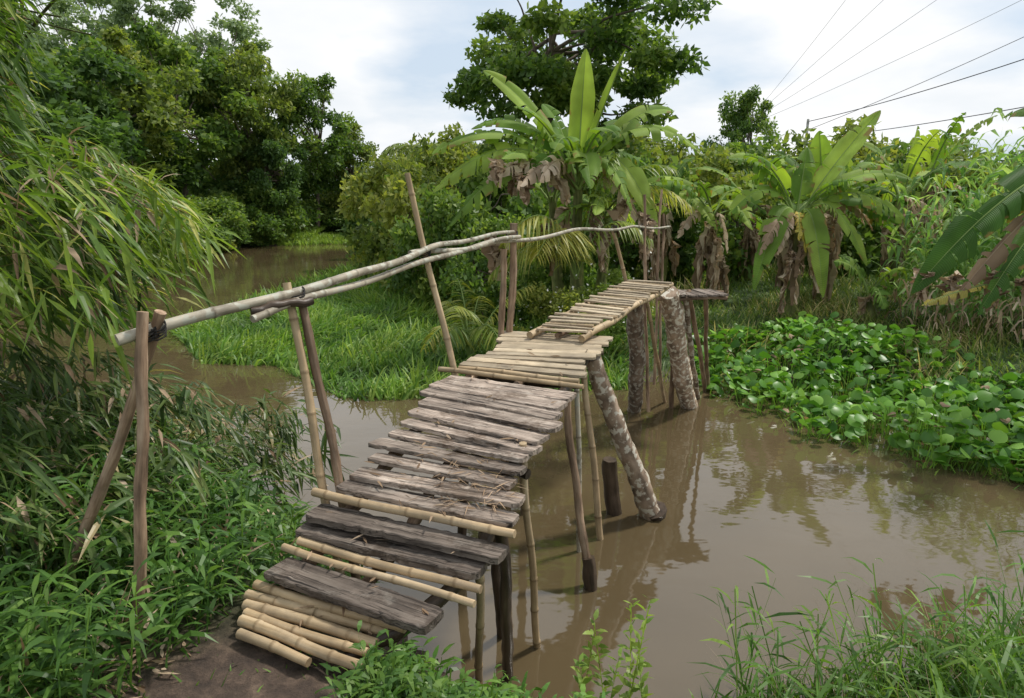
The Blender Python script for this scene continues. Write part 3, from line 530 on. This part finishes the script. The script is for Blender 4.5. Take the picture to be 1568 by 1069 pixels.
# ---------------------------------------------------------------- grasses
def scatter(n,x0,x1,y0,y1,rng,test):
    x=rng.uniform(x0,x1,n);y=rng.uniform(y0,y1,n);d=sdf(x,y);k=test(x,y,d);x,y=x[k],y[k];return x,y,np.maximum(ground(x,y),0)
def hn(x,y,s=1.): return .5+.25*(np.sin(x*s*1.3+1.7*np.sin(y*s*.9))+np.cos(y*s*1.1+1.3*np.sin(x*s*.8)))
def tuft(mb,x,y,z,rng,L,W,mat,v,lean=.6,droop=(.1,.5),nseg=3,wind=0):
    n=len(x);a=rng.uniform(0,6.28,n);D=np.c_[np.cos(a)*lean*rng.uniform(.2,1,n),np.sin(a)*lean*rng.uniform(.2,1,n),np.ones(n)]
    if wind: 
        f=3*hn(x,y,.8);D[:,0]+=np.cos(f)*wind;D[:,1]+=np.sin(f)*wind
    blades(mb,np.c_[x,y,z-.02],D,L,W,rng.uniform(*droop,n),mat,v,prof=grassp,nseg=nseg,rng=rng)
g=MB();rg=R(101)
x,y,z=scatter(46000,-6.2,2.6,8,16,rg,lambda x,y,d:(d>-.35)&(x<1.6)&(d<6));n=len(x);h=hn(x,y,2.2)
tuft(g,x,y,z,rg,rg.uniform(.3,.72,n)*(.45+.95*h),rg.uniform(.024,.042,n),M_grass,np.clip(.25+.5*h+rg.normal(size=n)*.2,0,1),lean=.9,droop=(.3,1.0),nseg=4,wind=.6)
x,y,z=scatter(24000,-6.5,3,16,38,rg,lambda x,y,d:(d>-.3)&(d<5));n=len(x)
tuft(g,x,y,z,rg,rg.uniform(.35,.75,n),.055,M_grass,rg.uniform(.2,.9,n),lean=.9,nseg=2)
x,y,z=scatter(12000,-14,-4,35.5,42,rg,lambda x,y,d:(d>-.3));n=len(x)
tuft(g,x,y,z,rg,rg.uniform(.3,.5,n),.07,M_grass,rg.uniform(.6,1,n),lean=.9,nseg=2)
g.obj('marsh_grass')
g=MB();rg=R(102)
x,y,z=scatter(50000,1.2,15,6,15,rg,lambda x,y,d:(d>-.1)&(d<7.5)&~((y<9.8)&(x<5.2)&(rg.rand(len(x))<.6)));n=len(x);h=hn(x,y,1.9)
tuft(g,x,y,z,rg,rg.uniform(.15,.5,n)*(.4+1.1*h),rg.uniform(.014,.026,n),M_mixg,np.clip(.2+.6*h+rg.normal(size=n)*.22,0,1),lean=.8,wind=.3,droop=(.2,.8))
x,y,z=scatter(12000,-2,16,14,26,rg,lambda x,y,d:(d>0));n=len(x)
tuft(g,x,y,z,rg,rg.uniform(.3,.6,n),.05,M_mixg,rg.uniform(.1,.7,n),lean=.7,nseg=2)
g.obj('bank_grass')
def weeds(mb,x,y,z,rng,H,nl,LL,WW,mat,vv,lean=.25,droop=(.3,.9),fold=.0,spread=(.5,1.2)):
    n=len(x);a=rng.uniform(0,6.28,n);top=np.c_[np.cos(a)*lean*H,np.sin(a)*lean*H,H]
    P0=np.c_[x,y,z]
    blades(mb,P0,top,np.linalg.norm(top,axis=1),.006,.05,mat,np.clip(vv+.1,0,1),prof=lambda s:np.full_like(s,1.),nseg=2,rng=rng)
    for k in range(nl):
        t=(k+1)/nl*.95+.03;b=a+k*2.6+rng.normal(size=n)*.4;el=rng.uniform(*spread,n)
        D=np.c_[np.cos(b),np.sin(b),el]
        sz=rng.uniform(.7,1.2,n)*(1.1-.5*abs(t-.5))
        blades(mb,P0+top*t,D,LL*sz,WW*sz,rng.uniform(*droop,n),mat,np.clip(vv+rng.normal(size=n)*.13,0,1),nseg=3,fold=fold,rng=rng)
g=MB();rg=R(103)
pathm=lambda x,y:(((x+.98)/.47)**2+((y-1.75)/.72)**2>1)
def ondeck(x,y,m=.42):
    c=np.array([(-.9,2.2),(-.75,2.5),(-.5,2.75),(-.35,3.2),(-.1,3.7),(.2,4.6)]);d=np.full(len(x),9.)
    P=np.stack([x,y],1)
    for i in range(len(c)-1):
        a=c[i];e=c[i+1]-a;t=np.clip(((P-a)@e)/(e@e),0,1);d=np.minimum(d,np.linalg.norm(P-a-t[:,None]*e,axis=1))
    return d>m
x,y,z=scatter(5200,-6,-.3,1.3,6.6,rg,lambda x,y,d:(d>.0)&pathm(x,y)&ondeck(x,y,.44)&(x<-.9));n=len(x)
weeds(g,x,y,z,rg,rg.uniform(.12,.42,n)*np.clip((-x-.5)/.8,.45,1),8,.2,.024,M_weed,rg.uniform(.1,.85,n))
x,y,z=scatter(9000,-5,1.2,1.6,4.6,rg,lambda x,y,d:(d>-.05)&pathm(x,y)&ondeck(x,y));n=len(x)
tuft(g,x,y,z,rg,rg.uniform(.06,.18,n),.011,M_weed,rg.uniform(.2,.9,n),lean=.9)
x,y,z=scatter(2300,-.75,.3,1.7,3.0,rg,lambda x,y,d:(d>-.02)&ondeck(x,y,.37)&pathm(x,y));n=len(x)
weeds(g,x,y,z,rg,rg.uniform(.08,.28,n),8,.1,.02,M_weed,rg.uniform(.3,.9,n))
x=rg.uniform(-1.6,-.4,260);y=rg.uniform(1.5,2.4,260);z=ground(x,y)
tuft(g,x,y,z,rg,rg.uniform(.04,.1,260),.01,M_weed,rg.uniform(.3,1,260),lean=1.2)
n=700;x=rg.uniform(-1.7,-.2,n);y=rg.uniform(1.5,2.45,n);z=ground(x,y)+.012;kk=ondeck(x,y);x,y,z=x[kk],y[kk],z[kk];n=len(x)
blades(g,np.c_[x,y,z],np.c_[rg.normal(size=(n,2)),np.abs(rg.normal(size=n))*.12],rg.uniform(.03,.12,n),.014,.08,M_dead,rg.uniform(0,.8,n),rng=rg)
x,y,z=scatter(1500,-5,-1.0,1.6,5.5,rg,lambda x,y,d:(d>0)&ondeck(x,y,.5)&pathm(x,y));n=len(x)
tuft(g,x,y,z+rg.uniform(0,.2,n),rg,rg.uniform(.1,.25,n),.014,M_dead,rg.uniform(.2,.9,n),lean=1.3)
g.obj('bank_weeds')
g=MB();rg=R(104)
x,y,z=scatter(10500,.9,7,2.0,3.55,rg,lambda x,y,d:(d>-.5));n=len(x);h=hn(x*2,y)
tuft(g,x,y,z,rg,rg.uniform(.25,.65,n)*(.45+1.1*h)*np.clip((x-.1)/1.6,.35,1.1),rg.uniform(.01,.021,n),M_grass,np.clip(.05+.4*h+rg.normal(size=n)*.2,0,1),lean=.8,droop=(.1,.6),nseg=4)
x,y,z=scatter(600,1.0,6,2.2,3.45,rg,lambda x,y,d:(d>-.5));n=len(x)
weeds(g,x,y,z,rg,rg.uniform(.3,.7,n),7,.26,.015,M_grass,rg.uniform(.0,.6,n),lean=.4,droop=(.2,.7))
x,y,z=scatter(1000,1.0,6,2.2,3.4,rg,lambda x,y,d:(d>-.4));n=len(x)
tuft(g,x,y,z,rg,rg.uniform(.35,.8,n),.004,M_dead,rg.uniform(.4,1,n),lean=.9,nseg=4)
g.obj('long_grass')
g=MB();rg=R(105)
x=np.array([.42,.46,.52,.36,.56,.62,.3]);y=np.array([2.72,2.8,2.75,2.68,2.78,2.7,2.72]);z=np.maximum(ground(x,y),0)
weeds(g,x,y,z,rg,rg.uniform(.45,.85,7),34,.075,.026,M_grass,np.full(7,.8),lean=.14,droop=(.1,.4))
g.obj('herb_plant')
# ---------------------------------------------------------------- bamboo
def bamboo_branches(mb,S,E,rng,mat,vb,nl=30,LL=.17,WW=.02,sag=.25):
    n=len(S);C=(S+E)/2;C[:,2]+=sag*np.linalg.norm(E-S,axis=1)+.05
    ts=np.linspace(0,1,7);K=np.stack([(1-t)**2*S+2*t*(1-t)*C+t*t*E for t in ts],1)
    sd=nrm(np.cross(E-S,UP))*.0035
    V=np.stack([K-sd[:,None],K+sd[:,None]+UP*.003],2).reshape(-1,3);q=[[i*2,i*2+1,i*2+3,i*2+2] for i in range(6)]
    Q=(np.arange(n)*14)[:,None,None]+np.array(q)[None];mb.add(V,Q.reshape(-1,4),M_twig,rng.uniform(0,1,n).repeat(14))
    for k in range(nl):
        t=(.2+.8*(k+rng.uniform(0,1,n))/nl)[:,None];t=np.clip(t,0,1);P=(1-t)**2*S+2*t*(1-t)*C+t*t*E
        P=P+rng.normal(size=(n,3))*.03
        D=nrm(E-S)*.8+rng.normal(size=(n,3))*.6;D[:,2]-=.3
        l=LL*rng.uniform(.5,1.3,n);dead=(k%12==5)
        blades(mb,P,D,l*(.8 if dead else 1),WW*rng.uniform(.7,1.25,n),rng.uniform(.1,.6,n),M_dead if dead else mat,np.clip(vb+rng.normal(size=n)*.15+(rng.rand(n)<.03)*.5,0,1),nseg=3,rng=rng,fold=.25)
g=MB();rg=R(201)
for k in range(16):
    x=-5.6+rg.uniform(-.7,.9);y=4.6+rg.uniform(-1.2,1.6);l=rg.uniform(.8,2.6);pole(g,[(x,y,.5),(x+.3,y,2.4),(x+l*.6,y+rg.uniform(-.4,.2),3.9),(x+l*1.1+.3,y-.3,rg.uniform(3.6,4.6))],.022,.006,M_culm,k,.35)
def tipx(z): return np.interp(z,[1.3,1.6,2.0,2.25,2.5,2.8,3.2,3.6,4.5],[-2.45,-2.4,-2.3,-2.0,-2.3,-2.95,-2.9,-2.75,-2.9])
n=560;y=rg.uniform(3.2,6.2,n);z=rg.beta(1.7,1.5,n)*3.0+1.5;xm=tipx(z)*(y/4.3)**.9
ex=rg.exponential(.75,n);E=np.c_[xm-ex,y,2.5+(z-2.5)*(y/4.3)**.9]
S=E+np.c_[-rg.uniform(.4,.9,n),rg.uniform(-.4,.4,n),rg.uniform(-.25,.4,n)]
cl=.25*np.sin(E[:,0]*3+E[:,2]*2.1)+.2*np.sin(E[:,1]*4+E[:,2]*3.3)
bamboo_branches(g,S,E,rg,M_bam,np.clip(.25+(E[:,2]-2)*.12+cl+rg.normal(size=n)*.12,0,1),nl=24,LL=.2,WW=.027)  # leaf tone rises with height: the sunlit top is put into the colour
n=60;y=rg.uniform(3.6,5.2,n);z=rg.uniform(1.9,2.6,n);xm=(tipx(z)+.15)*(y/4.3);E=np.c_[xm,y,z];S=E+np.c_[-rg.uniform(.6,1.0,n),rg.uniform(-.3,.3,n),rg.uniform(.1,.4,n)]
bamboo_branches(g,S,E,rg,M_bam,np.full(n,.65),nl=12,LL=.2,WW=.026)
n=34;y=rg.uniform(2.6,3.4,n);z=rg.uniform(2.0,2.55,n);xm=-1.75*(y/3.4)-rg.exponential(.35,n)-.15;E=np.c_[xm,y,z];S=E+np.c_[-rg.uniform(.4,.7,n),rg.uniform(-.1,.3,n),rg.uniform(.0,.3,n)]
bamboo_branches(g,S,E,rg,M_bam,np.full(n,.62),nl=10,LL=.19,WW=.027)
g.obj('bamboo_plant')
g=MB();rg=R(202)
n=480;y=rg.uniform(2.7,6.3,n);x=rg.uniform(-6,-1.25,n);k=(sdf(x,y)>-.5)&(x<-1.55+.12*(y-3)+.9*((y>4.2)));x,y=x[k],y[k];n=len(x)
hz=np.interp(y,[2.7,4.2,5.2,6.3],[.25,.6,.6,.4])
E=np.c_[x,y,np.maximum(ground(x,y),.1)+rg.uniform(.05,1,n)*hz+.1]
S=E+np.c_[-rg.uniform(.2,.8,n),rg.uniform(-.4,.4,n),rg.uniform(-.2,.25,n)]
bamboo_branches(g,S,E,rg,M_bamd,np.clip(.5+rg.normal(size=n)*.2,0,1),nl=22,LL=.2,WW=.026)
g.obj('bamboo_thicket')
# ---------------------------------------------------------------- water hyacinth
g=MB();rg=R(301)
hp=np.array([(2.45,9.3),(2.7,8.5),(2.8,7.9),(3.25,7.4),(3.15,6.8),(3.75,6.5),(3.85,6.0),(4.4,5.75),(4.7,5.3),(6.5,4.6),(9,4.0),(12,3.8),(12,5.5),(7.5,7.2),(6,8.4),(5.6,9.9),(4.6,10.8),(2.9,10.4)])
x=rg.uniform(2.2,12,12000);y=rg.uniform(3.6,11,12000);k=sdf(x,y,hp)<.09*rg.normal(size=12000);x,y=x[k][:5200],y[k][:5200];n=len(x)
z=np.maximum(ground(x,y),0);h=rg.uniform(.05,.3,n)*(1-.35*(sdf(x,y,hp)>-.15))*(.4+1.1*hn(x,y,2.5));a=rg.uniform(0,6.28,n)
B=np.c_[x,y,z];top=np.c_[x+np.cos(a)*.05,y+np.sin(a)*.05,z+h]
blades(g,B,top-B,np.linalg.norm(top-B,axis=1),.012,.0,M_hya,.9,prof=lambda s:np.ones_like(s),nseg=1,rng=rng)
D=np.c_[np.cos(a),np.sin(a),rg.uniform(.0,1.8,n)];sz=rg.uniform(.07,.17,n)
blades(g,top,D,sz,sz*.98,rg.uniform(0,.3,n),M_hya,np.clip(rg.normal(size=n)*.25+.3+.4*hn(x,y,1.7),0,1),prof=roundp,nseg=6,fold=.28,side=np.c_[-np.sin(a),np.cos(a),rg.normal(size=n)*.3],smooth=True)
m=6000;kx=rg.randint(0,n,m);P=np.c_[x[kx],y[kx],z[kx]]+rg.normal(size=(m,3))*[.1,.1,0.01]
tuft(g,P[:,0],P[:,1],P[:,2],rg,rg.uniform(.06,.2,m),.014,M_grass,rg.uniform(.2,.9,m),lean=1.)
k=rg.randint(0,n,220);blades(g,top[k]+UP*.01,D[k],.12,.1,.5,M_dead,rg.uniform(.1,.7,220),prof=roundp,nseg=4,rng=rg)
g.obj('water_hyacinth')
# ---------------------------------------------------------------- tall reeds at right
g=MB();rg=R(401)
n=260;x=rg.uniform(6.3,11.5,n);y=rg.uniform(9.6,11.6,n)-.25*(x-6.6);H=rg.uniform(1.5,3.1,n)*np.clip((x-5.3)/1.7,.5,1);z=ground(x,y)
weeds(g,x,y,z,rg,H,12,.8,.07,M_reed,rg.uniform(.1,1,n),lean=.1,droop=(.5,1.1),spread=(1.2,2.8),fold=.35)
n=900;x=rg.uniform(6.0,11,n);y=rg.uniform(9.3,10.8,n)-.25*(x-6.6);z=ground(x,y)
tuft(g,x,y,z+rg.uniform(0,.6,n),rg,rg.uniform(.5,1.0,n),.03,M_dead,rg.uniform(.3,1,n),lean=.5,droop=(.6,1.4),nseg=4)
g.obj('reed_bed')
# ---------------------------------------------------------------- pale pole and wires
g=MB();mc=woodmat('concrete_pole',(.45,.44,.42),(.55,.54,.52),(.65,.64,.62),(2,3,3),.8)
pole(g,[(12.1,29.5,0),(12.2,29.5,5.6)],.075,.05,mc,1,0,.0);g.obj('utility_pole')
g=MB();mwi=woodmat('wire_black',(.015,.015,.015),(.02,.02,.02),(.03,.03,.03))
mwg=woodmat('wire_grey',(.25,.25,.26),(.3,.3,.31),(.35,.35,.36))
def wire(a,b,sag,r,m):
    a=np.array(a,float);b=np.array(b,float);t=np.linspace(0,1,40)[:,None];K=a+(b-a)*t;K[:,2]-=(4*sag*t*(1-t))[:,0];loft(g,K,np.full(40,r),m,.5)
far_=np.array([12.2,29.5,5.5])
wire((17.5,14,7.9),far_,.35,.014,mwi);wire((15,10,5.3),far_+[-.1,0,-.7],.25,.012,mwi);wire((22,18,11.),far_+[.1,0,-.3],.3,.010,mwi)
for (a,z0) in[((16,26,15.5),7.6),((19,26,15.3),7.3),((21,24,14),7.0),((23,22,12.2),6.7)]: wire(a,(14.0,40,z0),.3,.008,mwg)
g.obj('power_lines')
# ---------------------------------------------------------------- sky, sun, camera
el,az=math.radians(58),math.radians(62)
w=bpy.data.worlds.new('World');scene.world=w;w.use_nodes=True;nt=w.node_tree;nt.nodes.clear();Lk=nt.links.new
sky=N(nt,'ShaderNodeTexSky',sky_type='NISHITA');sky.sun_disc=False;sky.sun_elevation=el;sky.sun_rotation=az;sky.dust_density=2.5
tc=N(nt,'ShaderNodeTexCoord');sp=N(nt,'ShaderNodeSeparateXYZ');Lk(tc.outputs['Generated'],sp.inputs[0])
ad=N(nt,'ShaderNodeMath',operation='ADD');ad.inputs[1].default_value=.22;ab=N(nt,'ShaderNodeMath',operation='ABSOLUTE');Lk(sp.outputs[2],ab.inputs[0]);Lk(ab.outputs[0],ad.inputs[0])
dv=N(nt,'ShaderNodeVectorMath',operation='DIVIDE');cb_=N(nt,'ShaderNodeCombineXYZ')
for i in range(3): Lk(ad.outputs[0],cb_.inputs[i])
Lk(tc.outputs['Generated'],dv.inputs[0]);Lk(cb_.outputs[0],dv.inputs[1])
cn=N(nt,'ShaderNodeTexNoise');cn.inputs['Scale'].default_value=1.1;cn.inputs['Detail'].default_value=7;cn.inputs['Roughness'].default_value=.5;Lk(dv.outputs[0],cn.inputs['Vector'])
cf=ramp(nt,[(.38,(0,0,0)),(.56,(1,1,1))],cn.outputs['Fac'])
cn2=N(nt,'ShaderNodeTexNoise');cn2.inputs['Scale'].default_value=1.6;cn2.inputs['Detail'].default_value=5;Lk(dv.outputs[0],cn2.inputs['Vector'])
cc=ramp(nt,[(.3,(.82,.86,.90)),(.62,(1,1,1))],cn2.outputs['Fac'])
sc=N(nt,'ShaderNodeVectorMath',operation='SCALE');sc.inputs[3].default_value=8.9;Lk(cc,sc.inputs[0])
hz=N(nt,'ShaderNodeMix',data_type='RGBA');hz.inputs[0].default_value=.8;Lk(sky.outputs[0],hz.inputs[6]);hz.inputs[7].default_value=(5.9,6.9,8.0,1)
mx=N(nt,'ShaderNodeMix',data_type='RGBA');Lk(cf,mx.inputs[0]);Lk(hz.outputs[2],mx.inputs[6]);Lk(sc.outputs[0],mx.inputs[7])
bg=N(nt,'ShaderNodeBackground');bg.inputs[1].default_value=.12;Lk(mx.outputs[2],bg.inputs[0]);o=N(nt,'ShaderNodeOutputWorld');Lk(bg.outputs[0],o.inputs[0])
sl=bpy.data.lights.new('sun','SUN');sl.energy=3.7;sl.angle=math.radians(6);sl.color=(1,.95,.87);so=bpy.data.objects.new('sun',sl);scene.collection.objects.link(so)
dirv=Vector((math.sin(az)*math.cos(el),math.cos(az)*math.cos(el),math.sin(el)));so.rotation_euler=dirv.to_track_quat('Z','Y').to_euler()
cam=bpy.data.cameras.new('camera');co=bpy.data.objects.new('camera',cam);scene.collection.objects.link(co);cam.lens=24;cam.sensor_width=36;cam.clip_end=1000;cam.clip_start=.05
co.location=(0,0,2.5);co.rotation_euler=(math.radians(90)-math.atan(234/1045),0,0);scene.camera=co
scene.view_settings.view_transform='Standard';scene.view_settings.look='None';scene.view_settings.exposure=0
